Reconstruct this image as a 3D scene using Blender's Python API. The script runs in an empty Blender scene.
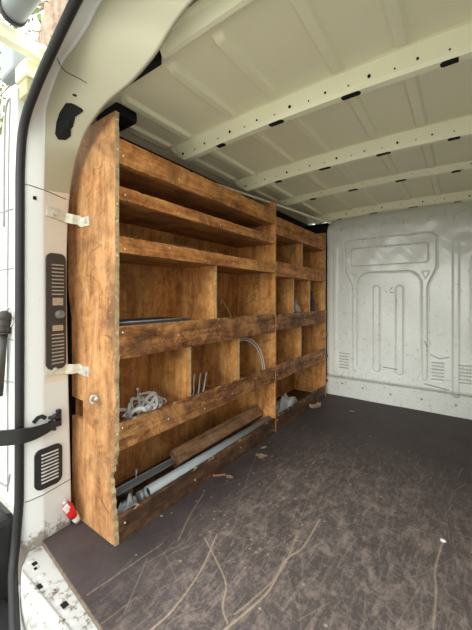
import bpy, bmesh, math, random
import numpy as np
from mathutils import Vector, Matrix, Euler
from mathutils.bvhtree import BVHTree
random.seed(7); rng = np.random.default_rng(7)
C = bpy.context.scene
COL = C.collection

# ---------------------------------------------------------------- camera
cam = bpy.data.cameras.new('camera'); cam_o = bpy.data.objects.new('camera', cam); COL.objects.link(cam_o)
cam_o.location = (0, 0, 1.0)
cam_o.rotation_euler = (math.radians(90), 0, math.radians(35.9))
cam.sensor_fit = 'VERTICAL'; cam.sensor_height = 36.0
cam.lens = 36.0 * 314.0 / 630.0
cam.shift_y = -17.0 / 630.0
cam.clip_start = 0.02; cam.clip_end = 300
C.camera = cam_o

# ---------------------------------------------------------------- world: bright overcast daylight over trees
EXPOSURE = 0.70
w = bpy.data.worlds.new('sky'); C.world = w; w.use_nodes = True
nt = w.node_tree; nt.nodes.clear()
tc = nt.nodes.new('ShaderNodeTexCoord'); sep = nt.nodes.new('ShaderNodeSeparateXYZ')
nt.links.new(tc.outputs['Generated'], sep.inputs[0])
nz = nt.nodes.new('ShaderNodeTexNoise'); nz.inputs['Scale'].default_value = 7; nz.inputs['Detail'].default_value = 6
nt.links.new(tc.outputs['Generated'], nz.inputs['Vector'])
ma = nt.nodes.new('ShaderNodeMath'); ma.operation = 'MULTIPLY_ADD'; ma.inputs[1].default_value = 0.35; ma.inputs[2].default_value = -0.175
nt.links.new(nz.outputs[0], ma.inputs[0])
ad = nt.nodes.new('ShaderNodeMath'); ad.operation = 'ADD'
nt.links.new(sep.outputs[2], ad.inputs[0]); nt.links.new(ma.outputs[0], ad.inputs[1])
cr = nt.nodes.new('ShaderNodeValToRGB')
e = cr.color_ramp.elements
e[0].position = 0.0; e[0].color = (0.40, 0.42, 0.34, 1)
e[1].position = 1.0; e[1].color = (0.92, 0.97, 1.0, 1)
n = e.new(0.10); n.color = (0.50, 0.56, 0.38, 1)
n = e.new(0.22); n.color = (0.80, 0.84, 0.68, 1)
n = e.new(0.34); n.color = (0.97, 1.0, 0.98, 1)
nt.links.new(ad.outputs[0], cr.inputs[0])
bg = nt.nodes.new('ShaderNodeBackground'); bg.inputs['Strength'].default_value = 1.85
nt.links.new(cr.outputs[0], bg.inputs['Color'])
wo = nt.nodes.new('ShaderNodeOutputWorld'); nt.links.new(bg.outputs[0], wo.inputs[0])

# weak, very soft sun from behind the camera (bright overcast)
sl = bpy.data.lights.new('overcast_sun', 'SUN'); sl.energy = 1.25; sl.angle = math.radians(40); sl.color = (1.0, 1.0, 0.98)
so = bpy.data.objects.new('overcast_sun', sl); COL.objects.link(so); so.rotation_euler = (math.radians(80), 0, math.radians(6))
so.location = (0.3, -3, 5)

C.view_settings.view_transform = 'Standard'; C.view_settings.look = 'None'
C.view_settings.exposure = EXPOSURE; C.view_settings.gamma = 1.0
C.view_settings.use_curve_mapping = False
C.cycles.max_bounces = 14; C.cycles.diffuse_bounces = 10

# ---------------------------------------------------------------- helpers
WL = {}
def mk(name, bm, mats, parent=None, bevel=0, smooth=False, loc=None):
    """links a bmesh (in world coordinates) as one mesh object"""
    me = bpy.data.meshes.new(name)
    if parent is not None: base = WL[parent.name]
    elif loc is not None: base = Vector(loc)
    else:
        vs = [v.co for v in bm.verts]
        base = Vector(((min(v.x for v in vs)+max(v.x for v in vs))/2, (min(v.y for v in vs)+max(v.y for v in vs))/2, min(v.z for v in vs)))
    bmesh.ops.translate(bm, verts=bm.verts, vec=-base)
    bm.normal_update()
    bm.to_mesh(me); bm.free()
    if not isinstance(mats, (list, tuple)): mats = [mats]
    for m in mats: me.materials.append(m)
    if smooth:
        for p in me.polygons: p.use_smooth = True
    o = bpy.data.objects.new(name, me); COL.objects.link(o)
    if parent is not None: o.parent = parent
    else: o.location = base
    WL[o.name] = base.copy()
    if bevel:
        b = o.modifiers.new('bevel', 'BEVEL'); b.width = bevel; b.segments = 2; b.limit_method = 'ANGLE'; b.angle_limit = 0.7
    return o
def tag(o, label=None, cat=None, group=None, kind=None):
    if label: o['label'] = label
    if cat: o['category'] = cat
    if group: o['group'] = group
    if kind: o['kind'] = kind
    return o
def thing(name, loc, label, cat, group=None):
    o = bpy.data.objects.new(name, None); COL.objects.link(o); o.location = loc; o.empty_display_size = 0.05
    WL[o.name] = Vector(loc)
    return tag(o, label, cat, group)
def struct(o, label, cat): return tag(o, label, cat, None, 'structure')
def box(bm, x0, x1, y0, y1, z0, z1, mi=0, M=None):
    vs = [bm.verts.new((x, y, z)) for x in (x0, x1) for y in (y0, y1) for z in (z0, z1)]
    fs = [(0,1,3,2),(4,6,7,5),(0,4,5,1),(2,3,7,6),(0,2,6,4),(1,5,7,3)]
    out = []
    for f in fs:
        fc = bm.faces.new([vs[i] for i in f]); fc.material_index = mi; out.append(fc)
    if M is not None:
        for v in vs: v.co = M @ v.co
    return vs, out
def B(*a, **k):
    bm = bmesh.new(); box(bm, *a, **k); return bm
def spline(pts, n=8):
    pts = [Vector(p) for p in pts]; out = []
    P = [pts[0]*2-pts[1]] + pts + [pts[-1]*2-pts[-2]]
    for i in range(1, len(P)-2):
        for j in range(n):
            t = j/n; a, b, c, d = P[i-1], P[i], P[i+1], P[i+2]
            out.append(0.5*((2*b)+(c-a)*t+(2*a-5*b+4*c-d)*t*t+(3*b-a-3*c+d)*t*t*t))
    out.append(pts[-1]); return out
def sweep(bm, pts, prof, mi=0, closed=False, up=None, cap=True, scale=None):
    """sweeps a closed 2-D profile along pts"""
    pts = [Vector(p) for p in pts]; n = len(pts); rings = []
    nrm = None
    for i, p in enumerate(pts):
        a = pts[(i-1) % n] if (closed or i > 0) else p
        b = pts[(i+1) % n] if (closed or i < n-1) else p
        t = (b-a).normalized()
        if up is not None: nrm = Vector(up)
        elif nrm is None: nrm = Vector((0,0,1)) if abs(t.z) < 0.9 else Vector((1,0,0))
        nrm = (nrm - t*nrm.dot(t)).normalized(); bi = t.cross(nrm)
        s = 1 if scale is None else scale[i]
        rings.append([bm.verts.new(p + nrm*(q[0]*s) + bi*(q[1]*s)) for q in prof])
    m = len(prof)
    for i in range(n if closed else n-1):
        r0, r1 = rings[i], rings[(i+1) % n]
        for j in range(m):
            f = bm.faces.new((r0[j], r0[(j+1)%m], r1[(j+1)%m], r1[j])); f.material_index = mi; f.smooth = m > 6
    if cap and not closed:
        for r in (rings[0][::-1], rings[-1]):
            f = bm.faces.new(r); f.material_index = mi
    return rings
def circ(r, n=12): return [(r*math.cos(2*math.pi*i/n), r*math.sin(2*math.pi*i/n)) for i in range(n)]
def rect(a, b): return [(-a,-b),(a,-b),(a,b),(-a,b)]
def tube(bm, pts, r, n=12, mi=0, **k): return sweep(bm, pts, circ(r, n), mi, **k)
def hollow(bm, a, b, r, ri, n=24, mi=0, mi_in=None, depth=None):
    a, b = Vector(a), Vector(b); t = (b-a).normalized(); u = t.orthogonal().normalized(); v = t.cross(u)
    def ring(p, rr): return [bm.verts.new(p+u*rr*math.cos(2*math.pi*i/n)+v*rr*math.sin(2*math.pi*i/n)) for i in range(n)]
    R = [ring(a, ri) if depth is None else ring(a+t*depth, ri), ring(a, ri), ring(a, r), ring(b, r), ring(b, ri)]
    R[0] = ring(b-t*0.001, ri)
    for k in range(len(R)-1):
        for i in range(n):
            f = bm.faces.new((R[k][i], R[k][(i+1)%n], R[k+1][(i+1)%n], R[k+1][i])); f.smooth = k in (0, 2)
            f.material_index = mi
def grid(fn, x0, x1, y0, y1, nx, ny):
    """fn(X,Y arrays) -> world coords (…,3)"""
    xs = np.linspace(x0, x1, nx); ys = np.linspace(y0, y1, ny)
    X, Y = np.meshgrid(xs, ys, indexing='ij')
    P = fn(X, Y).reshape(-1, 3)
    idx = np.arange(nx*ny).reshape(nx, ny)
    F = np.stack([idx[:-1,:-1], idx[1:,:-1], idx[1:,1:], idx[:-1,1:]], -1).reshape(-1, 4)
    return P, F, X, Y
def mesh_np(name, P, F, mat, base, smooth=True, attr=None):
    me = bpy.data.meshes.new(name); base = Vector(base)
    P = P - np.array(base)
    me.vertices.add(len(P)); me.vertices.foreach_set('co', P.astype(np.float32).ravel())
    me.loops.add(F.size); me.loops.foreach_set('vertex_index', F.astype(np.int32).ravel())
    me.polygons.add(len(F)); me.polygons.foreach_set('loop_start', np.arange(0, F.size, 4, dtype=np.int32))
    me.polygons.foreach_set('loop_total', np.full(len(F), 4, np.int32))
    me.update(calc_edges=True); me.validate()
    if smooth: me.polygons.foreach_set('use_smooth', np.ones(len(F), bool))
    if attr is not None:
        a = me.color_attributes.new('marks', 'FLOAT_COLOR', 'POINT')
        col = np.ones((len(P), 4), np.float32); col[:, :3] = attr
        a.data.foreach_set('color', col.ravel())
    me.materials.append(mat)
    o = bpy.data.objects.new(name, me); COL.objects.link(o); o.location = base; WL[o.name] = base
    return o
def sstep(a, b, x):
    t = np.clip((x-a)/(b-a), 0, 1); return t*t*(3-2*t)
def segdist(X, Y, pts):
    d = np.full(X.shape, 9.0)
    for (ax, ay), (bx, by) in zip(pts[:-1], pts[1:]):
        L = (bx-ax)**2+(by-ay)**2 + 1e-12
        t = np.clip(((X-ax)*(bx-ax)+(Y-ay)*(by-ay))/L, 0, 1)
        d = np.minimum(d, np.hypot(X-ax-t*(bx-ax), Y-ay-t*(by-ay)))
    return d
def sdbox(X, Y, cx, cy, hx, hy, r):
    qx = np.abs(X-cx)-hx+r; qy = np.abs(Y-cy)-hy+r
    return np.hypot(np.maximum(qx,0), np.maximum(qy,0))+np.minimum(np.maximum(qx,qy),0)-r

# ---------------------------------------------------------------- materials
class MB_:
    def __init__(s, name):
        s.m = bpy.data.materials.new(name); s.m.use_nodes = True; s.nt = s.m.node_tree
        s.b = s.nt.nodes['Principled BSDF']; s.n = s.nt.nodes
    def link(s, a, b): s.nt.links.new(a, b)
    def coord(s, scale=(1,1,1), rnd=False, rot=(0,0,0)):
        t = s.n.new('ShaderNodeTexCoord'); mp = s.n.new('ShaderNodeMapping')
        mp.inputs['Scale'].default_value = scale; mp.inputs['Rotation'].default_value = rot
        src = t.outputs['Object']
        if rnd:
            oi = s.n.new('ShaderNodeObjectInfo'); mu = s.n.new('ShaderNodeMath'); mu.operation = 'MULTIPLY'; mu.inputs[1].default_value = 37
            s.link(oi.outputs['Random'], mu.inputs[0])
            va = s.n.new('ShaderNodeVectorMath'); va.operation = 'ADD'
            s.link(src, va.inputs[0]); s.link(mu.outputs[0], va.inputs[1]); src = va.outputs[0]
        s.link(src, mp.inputs['Vector']); return mp.outputs[0]
    def noise(s, vec, scale=1, detail=4, rough=.55, dist=0):
        k = s.n.new('ShaderNodeTexNoise'); k.inputs['Scale'].default_value = scale; k.inputs['Detail'].default_value = detail
        k.inputs['Roughness'].default_value = rough; k.inputs['Distortion'].default_value = dist
        s.link(vec, k.inputs['Vector']); return k.outputs[0]
    def ramp(s, v, stops):
        r = s.n.new('ShaderNodeValToRGB'); e = r.color_ramp.elements
        while len(e) < len(stops): e.new(.5)
        for x, (p, c) in zip(e, stops):
            x.position = p; x.color = (c if isinstance(c, tuple) else (c,c,c))+(1,)
        s.link(v, r.inputs[0]); return r.outputs[0]
    def mix(s, f, a, b, mode='MIX'):
        k = s.n.new('ShaderNodeMix'); k.data_type = 'RGBA'; k.blend_type = mode
        for i, x in ((0, f), (6, a), (7, b)):
            if isinstance(x, (int, float)): k.inputs[i].default_value = x
            elif isinstance(x, tuple): k.inputs[i].default_value = x+(1,)
            else: s.link(x, k.inputs[i])
        return k.outputs[2]
    def math(s, op, a, b=0):
        k = s.n.new('ShaderNodeMath'); k.operation = op
        for i, x in ((0, a), (1, b)):
            if isinstance(x, (int, float)): k.inputs[i].default_value = x
            else: s.link(x, k.inputs[i])
        return k.outputs[0]
    def bump(s, h, strength=.3, dist=.002):
        k = s.n.new('ShaderNodeBump'); k.inputs['Strength'].default_value = strength; k.inputs['Distance'].default_value = dist
        s.link(h, k.inputs['Height']); s.link(k.outputs[0], s.b.inputs['Normal'])
    def attr(s, name):
        a = s.n.new('ShaderNodeAttribute'); a.attribute_name = name
        sp = s.n.new('ShaderNodeSeparateColor'); s.link(a.outputs['Color'], sp.inputs[0]); return sp.outputs
    def set(s, col=None, rough=None, metal=None, spec=None):
        if col is not None:
            if isinstance(col, tuple): s.b.inputs['Base Color'].default_value = col+(1,)
            else: s.link(col, s.b.inputs['Base Color'])
        if rough is not None:
            if isinstance(rough, (int, float)): s.b.inputs['Roughness'].default_value = rough
            else: s.link(rough, s.b.inputs['Roughness'])
        if metal is not None: s.b.inputs['Metallic'].default_value = metal
        if spec is not None: s.b.inputs['Specular IOR Level'].default_value = spec
        return s.m
def wood(name, light, mid, dark, gscale=(40,3,40), dirt=.5, rough=.62, spots=.6, stain=(.06,.035,.018), blots=(), lines=.0):
    """worn plywood: grain stretched along the small-scale axis, mottling, stains, scratches and pale nicks"""
    s = MB_(name); v = s.coord(gscale, True); v1 = s.coord((1,1,1), True)
    g = s.noise(v, 1, 6, .65, .6)
    mot = s.noise(v1, 14, 6, .75, .8)
    gm = s.math('ADD', s.math('MULTIPLY', g, .55), s.math('MULTIPLY', mot, .45))
    c = s.ramp(gm, [(.38, dark), (.485, mid), (.59, light)])
    big = s.noise(v1, 5, 6, .72, .6)
    c = s.mix(s.math('MULTIPLY', s.ramp(big, [(.47, 0.), (.66, 1.)]), dirt), c, stain)
    v2 = s.coord(tuple(x*1.6 for x in gscale), True)
    sm = s.noise(v2, 1.5, 4, .75)
    c = s.mix(s.math('MULTIPLY', s.ramp(sm, [(.58, 0.), (.68, 1.)]), dirt*.85), c, stain)
    for (ctr, rad, st) in blots:                      # dirt worn into one place of the board
        t = s.n.new('ShaderNodeTexCoord'); mp = s.n.new('ShaderNodeMapping'); mp.vector_type = 'TEXTURE'
        mp.inputs['Location'].default_value = ctr; mp.inputs['Scale'].default_value = rad
        s.link(t.outputs['Object'], mp.inputs['Vector'])
        ln = s.n.new('ShaderNodeVectorMath'); ln.operation = 'LENGTH'; s.link(mp.outputs[0], ln.inputs[0])
        d = s.math('ADD', ln.outputs['Value'], s.math('MULTIPLY', s.math('SUBTRACT', mot, .5), 1.6))
        c = s.mix(s.math('MULTIPLY', s.ramp(d, [(.35, 1.), (1.0, 0.)]), st), c, stain)
    if lines:
        ln1 = s.noise(v1, 5.5, 1, .4, .5); m2 = s.noise(v1, 4.2, 3, .6)
        c = s.mix(s.math('MULTIPLY', s.math('MULTIPLY', s.ramp(ln1, [(.490, 0.), (.4975, 1.), (.5025, 1.), (.510, 0.)]), s.ramp(m2, [(.48, 0.), (.60, 1.)])), lines), c, stain)
    nk = s.noise(v1, 75, 2, .6); nl = s.noise(s.coord(tuple(x*3.2 for x in gscale), True), 1.2, 3, .6); nm = s.noise(v1, 7, 3, .6)
    f = s.math('MAXIMUM', s.ramp(nk, [(.68, 0.), (.74, 1.)]), s.math('MULTIPLY', s.ramp(nl, [(.64, 0.), (.70, 1.)]), s.ramp(nm, [(.46, 0.), (.6, .8)])))
    c = s.mix(s.math('MULTIPLY', f, spots), c, tuple(min(1, x*1.35+.10) for x in light))
    s.bump(gm, .3, .002)
    return s.set(c, rough, 0, .3)
def paint(name, col, rough=.32, scuff=.5, scale=(1,1,1), dirtcol=(.12,.10,.075), spec=.5, rust=0.0, foot=None):
    s = MB_(name); v = s.coord((1,1,1)); vs = s.coord(scale)
    n1 = s.noise(v, 3, 5, .6); c = s.mix(s.ramp(n1, [(.35, 0.), (.75, .14)]), col, tuple(x*.72 for x in col))
    n2 = s.noise(vs, 22, 5, .75, .2); n3 = s.noise(v, 4, 3, .6)
    msk = s.math('MULTIPLY', s.ramp(n2, [(.64, 0.), (.70, 1.)]), s.ramp(n3, [(.45, 0.), (.62, 1.)]))
    c = s.mix(s.math('MULTIPLY', msk, scuff), c, dirtcol)
    if rust:
        n4 = s.noise(v, 42, 6, .75); n5 = s.noise(v, 8, 4, .6)
        c = s.mix(s.math('MULTIPLY', s.math('MULTIPLY', s.ramp(n4, [(.50, 0.), (.60, 1.)]), s.ramp(n5, [(.42, 0.), (.56, 1.)])), rust), c, (.13,.085,.05))
    if foot is not None:                              # mud and rust along the foot of the panel
        t = s.n.new('ShaderNodeTexCoord'); sp = s.n.new('ShaderNodeSeparateXYZ'); s.link(t.outputs['Object'], sp.inputs[0])
        n6 = s.noise(v, 30, 6, .75)
        h = s.math('ADD', sp.outputs[2], s.math('MULTIPLY', s.math('SUBTRACT', n6, .5), .30))
        c = s.mix(s.ramp(s.math('SUBTRACT', h, foot-.5), [(.5, .8), (.535, 0.)]), c, (.15,.105,.07))
    return s.set(c, s.ramp(n2, [(.4, rough), (.8, rough+.2)]), 0, spec)
def plain(name, col, rough=.5, metal=0, var=.25, scale=30):
    s = MB_(name); v = s.coord((1,1,1), True); k = s.noise(v, scale, 4, .6)
    c = s.mix(s.ramp(k, [(.35, 0.), (.7, 1.)]), col, tuple(x*(1-var) for x in col))
    return s.set(c, rough, metal, .4)
M = {}
M['ply_panel'] = wood('ply_panel', (.58,.32,.145), (.455,.22,.086), (.24,.105,.038), (26,26,4), .46, .6, .45, (.12,.062,.032), (((.155,-.66,.93),(.055,1,.26),.75), ((.15,-.66,.30),(.05,1,.25),.45), ((.05,-.66,.30),(.10,1,.10),.35)), .8)
M['ply_in']    = wood('ply_in',    (.74,.385,.135), (.58,.255,.078), (.33,.125,.035), (22,22,3), .5, .65, .35, (.11,.055,.022), (), .5)
M['ply_back']  = wood('ply_back',  (.66,.32,.105), (.51,.205,.060), (.29,.103,.028), (22,22,3), .5, .65, .25, (.10,.05,.02), (), .4)
M['ply_shelf'] = wood('ply_shelf', (.50,.235,.085), (.37,.152,.048), (.20,.074,.023), (22,2.4,22), .6, .65, .3, (.07,.036,.017))
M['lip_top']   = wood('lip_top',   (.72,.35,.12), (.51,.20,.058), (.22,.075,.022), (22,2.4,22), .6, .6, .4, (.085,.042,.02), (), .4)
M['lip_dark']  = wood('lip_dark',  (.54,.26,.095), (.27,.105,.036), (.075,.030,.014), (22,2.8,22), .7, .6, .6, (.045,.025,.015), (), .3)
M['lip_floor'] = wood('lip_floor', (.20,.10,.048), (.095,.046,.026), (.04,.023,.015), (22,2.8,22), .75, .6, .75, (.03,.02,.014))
M['ply_edge']  = plain('ply_edge', (.62,.45,.25), .8, 0, .55, 60)
M['lumber']    = wood('lumber', (.36,.20,.11), (.24,.125,.065), (.12,.06,.032), (40,4,40), .5, .75, .35, (.08,.04,.02))
M['white']   = paint('white', (.60,.61,.60), .34, .35)
M['pillar']  = paint('pillar', (.66,.66,.645), .34, .3, foot=.15+.012)
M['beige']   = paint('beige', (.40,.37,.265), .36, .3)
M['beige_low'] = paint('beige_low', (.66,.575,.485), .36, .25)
M['roof']    = paint('roof', (.88,.835,.60), .34, .3, (1,1,1))
M['rib']     = paint('rib', (.92,.90,.66), .33, .35)
M['sill']    = paint('sill', (.58,.58,.55), .45, .9, rust=1.0)
M['rubber']  = plain('rubber', (.018,.017,.018), .5, 0, .3, 50)
M['plastic'] = plain('plastic', (.022,.021,.022), .42, 0, .25, 20)
M['trimgrey']= plain('trimgrey', (.045,.037,.033), .45, 0, .2, 20)
M['linegrey']= plain('linegrey', (.30,.30,.30), .6, 0, .2, 30)
M['slat']    = plain('slat', (.36,.31,.25), .5, 0, .3, 40)
M['cavity']  = plain('cavity', (.006,.006,.006), .9, 0, .2, 10)
M['zinc']    = plain('zinc', (.68,.66,.55), .42, .12, .35, 25)
M['steel']   = plain('steel', (.60,.60,.59), .4, .2, .35, 30)
M['screw']   = plain('screw', (.78,.76,.70), .4, .3, .2, 30)
M['pvc']     = plain('pvc', (.30,.325,.34), .42, 0, .15, 12)
M['darkpipe']= plain('darkpipe', (.10,.10,.105), .4, .3, .4, 20)
M['web']     = plain('web', (.78,.77,.74), .75, 0, .3, 60)
M['cord']    = plain('cord', (.60,.59,.56), .6, 0, .2, 60)
M['yellow']  = plain('yellow', (.48,.43,.22), .5, 0, .2, 30)
M['rag']     = plain('rag', (.42,.43,.43), .7, 0, .3, 40)
M['red']     = plain('red', (.65,.02,.02), .35, 0, .2, 40)
M['label_white'] = plain('label_white', (.82,.80,.78), .4, 0, .15, 60)
M['leaf_dry']= plain('leaf_dry', (.40,.26,.18), .8, 0, .4, 40)
M['bark']    = wood('bark', (.55,.42,.33), (.40,.29,.22), (.16,.11,.08), (7,7,1.4), .3, .9, .1, (.10,.07,.05))
M['leaf']    = plain('leaf', (.22,.30,.09), .6, 0, .5, 8)
M['pale_ground'] = plain('pale_ground', (.48,.46,.41), .9, 0, .4, 25)  # pale so the unseen ground throws daylight up into the van
s = MB_('clear_bag'); s.set((.62,.62,.63), .25, 0, .5); s.b.inputs['Transmission Weight'].default_value = .35; s.b.inputs['IOR'].default_value = 1.2; M['bag'] = s.m

# floor: film-faced plywood, worn
s = MB_('floor_ply'); at = s.attr('marks'); v = s.coord()
n1 = s.noise(v, 3.2, 7, .7, .3)
c = s.mix(s.ramp(n1, [(.35, 0.), (.7, 1.)]), (.050,.039,.040), (.100,.079,.077))
dust = (.46,.355,.30)
def scuffs(sc, rot, lo, hi, amt, col, seedscale=1):
    global c
    a = s.noise(s.coord(sc, rot=(0,0,rot)), 2.5*seedscale, 8, .82, .3)
    c = s.mix(s.math('MULTIPLY', s.ramp(a, [(lo, 0.), (hi, 1.)]), s.math('MULTIPLY', at[1], amt)), c, col)
    return a
n2 = scuffs((13,4,1), .35, .51, .63, .55, dust); scuffs((16,3.5,1), -.35, .53, .64, .50, (.39,.305,.26)); scuffs((3.5,16,1), .25, .53, .64, .50, (.36,.28,.24)); scuffs((4,3.5,1), 0, .51, .60, .60, (.38,.295,.255)); scuffs((34,26,1), .4, .55, .66, .5, (.38,.31,.27)); scuffs((10,11,1), .8, .54, .64, .45, (.36,.30,.26))
dk = s.noise(s.coord((1.5,1.2,1)), 4.5, 7, .75, .5); c = s.mix(s.ramp(dk, [(.50, 0.), (.64, .55)]), c, (.060,.045,.045))
c = s.mix(s.math('MULTIPLY', at[1], .20), c, (.24,.205,.185))
ln = s.noise(s.coord((1.6,.55,1), rot=(0,0,.25)), 5, 2, .5, .3); lm = s.noise(v, 3.1, 3, .6)
c = s.mix(s.math('MULTIPLY', s.math('MULTIPLY', s.ramp(ln, [(.492, 0.), (.4985, 1.), (.5015, 1.), (.508, 0.)]), s.ramp(lm, [(.48, 0.), (.58, .5)])), at[1]), c, (.34,.28,.22))
c = s.mix(at[0], c, (.66,.51,.36))
c = s.mix(at[2], c, (.020,.015,.014))
s.bump(n2, .15, .001)
M['floor'] = s.set(c, s.ramp(n1, [(.3, .55), (.7, .75)]), 0, .22)
M['floor_edge'] = plain('floor_edge', (.21,.155,.11), .8, 0, .5, 60)
# bulkhead paint with scuffs
s = MB_('bulkhead'); at = s.attr('marks'); v = s.coord()
n1 = s.noise(v, 4, 5, .6); c = s.mix(s.ramp(n1, [(.35, 0.), (.75, .25)]), (.80,.815,.785), (.57,.58,.53))
n2 = s.noise(s.coord((30,1,9)), 1, 5, .75, .3); n3 = s.noise(v, 5, 3, .6)
c = s.mix(s.math('MULTIPLY', s.math('MULTIPLY', s.ramp(n2, [(.60, 0.), (.68, 1.)]), s.ramp(n3, [(.42, 0.), (.6, 1.)])), .75), c, (.30,.29,.25))
c = s.mix(at[0], c, (.07,.06,.05))
c = s.mix(s.math('MULTIPLY', at[1], .75), c, (.25,.25,.21))
M['bulkhead'] = s.set(c, s.ramp(n1, [(.4, .22), (.8, .36)]), 0, .55)

# ================================================================ SETTING
CX = -0.516                                                   # van centre line
YB = 3.25                                                     # bulkhead
# ---- floor
fx0, fx1, fy0, fy1 = -1.53, 0.44, 0.56, 3.25
nx, ny = 640, 780
def fl(X, Y):
    return np.stack([X, Y, np.zeros_like(X)], -1)
def fl(U, V): return np.stack([U, np.where(V < .7, fy0+V/.7*1.15, 1.71+(V-.7)/.3*(fy1-1.71)), np.zeros_like(U)], -1)
P, F, X, _ = grid(fl, fx0, fx1, 0, 1, nx, ny); Y = P[:, 1].reshape(nx, ny).copy(); YL = Y[0]
# the rear edge runs slightly out towards the middle
t = np.clip((X-(-1.40))/0.53, -.2, 1.3); shift = -(0.05*t)*sstep(.9, .56, Y)
P[:, 1] += (shift + .022*sstep(.9,.56,Y)).ravel()
scr = [[(-0.525,1.374),(-0.521,1.179),(-0.548,1.083),(-0.54,0.919),(-0.585,0.751)],
 [(-0.566,1.219),(-0.542,1.022),(-0.567,0.873),(-0.586,0.81)], [(-0.845,1.031),(-0.781,0.86),(-0.755,0.716),(-0.769,0.618)],
 [(-0.873,0.983),(-0.747,0.917),(-0.672,0.869),(-0.631,0.806),(-0.587,0.779)], [(-0.07,1.531),(-0.084,1.364),(-0.075,1.268),(-0.074,1.121)],
 [(-1.026,0.576),(-0.999,0.803),(-0.993,0.863)], [(-0.951,0.907),(-1.02,1.048),(-1.077,1.208)], [(-0.982,0.78),(-0.871,0.624)], [(-0.691,1.807),(-0.596,1.315)], [(-1.103,1.786),(-0.891,1.255)]]
amp = [.62,.5,.66,.62,.5,.34,.40,.28,.25,.22]; wid = [.0046,.0036,.0034,.0030,.0038,.0026,.0028,.0022,.0022,.0022]
mark = np.zeros_like(X)
for p, a, wd in zip(scr, amp, wid):
    q = [(v.x, v.y) for v in spline([(x, y, 0) for x, y in p], 8)]
    mark = np.maximum(mark, a*(1-sstep(wd*.4, wd*1.3, segdist(X, Y, q))))
broken = .55+.45*rng.random(X.shape); mark *= broken
for i in range(380):                                           # fine short scratches
    cx, cy = rng.uniform(-1.05, .3), rng.uniform(.6, 2.3); L = rng.uniform(.03, .22)*rng.uniform(.5,1.3); a = rng.choice([rng.normal(1.25,.2), rng.normal(2.0,.3), rng.normal(1.57,.12)])
    dx, dy = L*math.cos(a)/2, L*math.sin(a)/2
    ix = slice(max(0, int((cx-abs(dx)-.01-fx0)/(fx1-fx0)*nx)), int((cx+abs(dx)+.01-fx0)/(fx1-fx0)*nx)+2)
    iy = slice(int(np.searchsorted(YL, cy-abs(dy)-.01)), int(np.searchsorted(YL, cy+abs(dy)+.01))+1)
    d = segdist(X[ix, iy], Y[ix, iy], [(cx-dx, cy-dy), (cx+dx, cy+dy)])
    mark[ix, iy] = np.maximum(mark[ix, iy], rng.uniform(.05, .24)*(1-sstep(.0006, .0024, d)))
for i in range(130):                                           # chips
    cx, cy = rng.normal(-.75,.25), rng.normal(1.45,.4); r = rng.uniform(.002,.006)
    d = np.hypot((X-cx)*rng.uniform(.6,1.5), Y-cy); mark = np.maximum(mark, rng.uniform(.3,.7)*(1-sstep(r*.6, r*1.2, d)))
d = np.hypot((X+1.03)*1.6, Y-1.7); mark = np.maximum(mark, .5*(1-sstep(.02,.034,d)))
# worn traffic area in the middle of the load bay
wear = np.exp(-(((X+.42)/.70)**2+((Y-1.08)/.78)**2))*1.5
wear = np.clip(wear*sstep(-1.1,-.75,X), 0, 1)
dark = 0*Y
floor = mesh_np('floor', P, F, M['floor'], (CX, 1.9, 0), False, np.stack([mark.ravel(), wear.ravel(), dark.ravel()], -1))
struct(floor, 'dark brown film-faced plywood van floor with pale scratches', 'floor')
bm = bmesh.new()                                               # raw ply edge of the floor board
pts = [(-1.41,.582),(-1.27,.569),(-1.14,.556),(-1.0,.543),(-.867,.532),(-.7,.517),(-.5,.517),(.4,.517)]
for (xa, ya), (xb, yb) in zip(pts[:-1], pts[1:]):
    vs = [bm.verts.new(p) for p in ((xa,ya-.002,-.001),(xb,yb-.002,-.001),(xb,yb-.002,-.02),(xa,ya-.002,-.02),(xa,ya+.03,-.001),(xb,yb+.03,-.001),(xb,yb+.03,-.02),(xa,ya+.03,-.02))]
    for f in ((0,3,2,1),(4,5,6,7),(0,1,5,4),(3,7,6,2)): bm.faces.new([vs[i] for i in f])
struct(mk('trim_1', bm, M['floor_edge']), 'raw plywood edge of the van floor at the rear sill', 'floor edge')

# ---- rear sill
XLY = np.array([.30,.36,.385,.40,.42,.44,.46,.49,.52,.56,.66]); XLX = np.array([-.90,-.94,-.98,-1.03,-1.13,-1.235,-1.31,-1.385,-1.425,-1.43,-1.43])
def sillz(X, Y):
    xl = np.interp(Y, XLY, XLX); e = np.minimum(X-xl, (2*CX-xl)-X)
    z = -.022 - .016*sstep(.475,.46,Y) - .012*sstep(.40,.37,Y) - .10*sstep(.03,.0,e)*sstep(.54,.50,Y)
    z = z + .004*(1-sstep(.004,.010,np.abs(Y-.478)))
    for k in range(9):
        cx = -1.16+.165*k
        z = z - .004*(1-sstep(.018,.028, sdbox(X, Y, cx, .435, .05, .006, .006)+.015))
    for k in range(34):
        cx = -1.36+.052*k; d = np.hypot(X-cx, Y-(.520-.02*min(1,(k*.052)/.5))); z = z + .003*(1-sstep(.007,.013,d))
        d = np.hypot(X-cx-.02, Y-.448); z = z + .003*(1-sstep(.004,.008,d))
    return z
def sillf(U, V):
    Y_ = V; xl = np.interp(Y_, XLY, XLX); X_ = xl + U*(2*CX-2*xl)
    return np.stack([X_, Y_, sillz(X_, Y_)], -1)
P, F, _, _ = grid(sillf, 0, 1, .345, .66, 520, 120)
struct(mesh_np('trim_2', P, F, M['sill'], (CX, .46, -.1)), 'dirty chipped white metal rear door sill below the floor', 'sill')
bm = bmesh.new()
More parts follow.
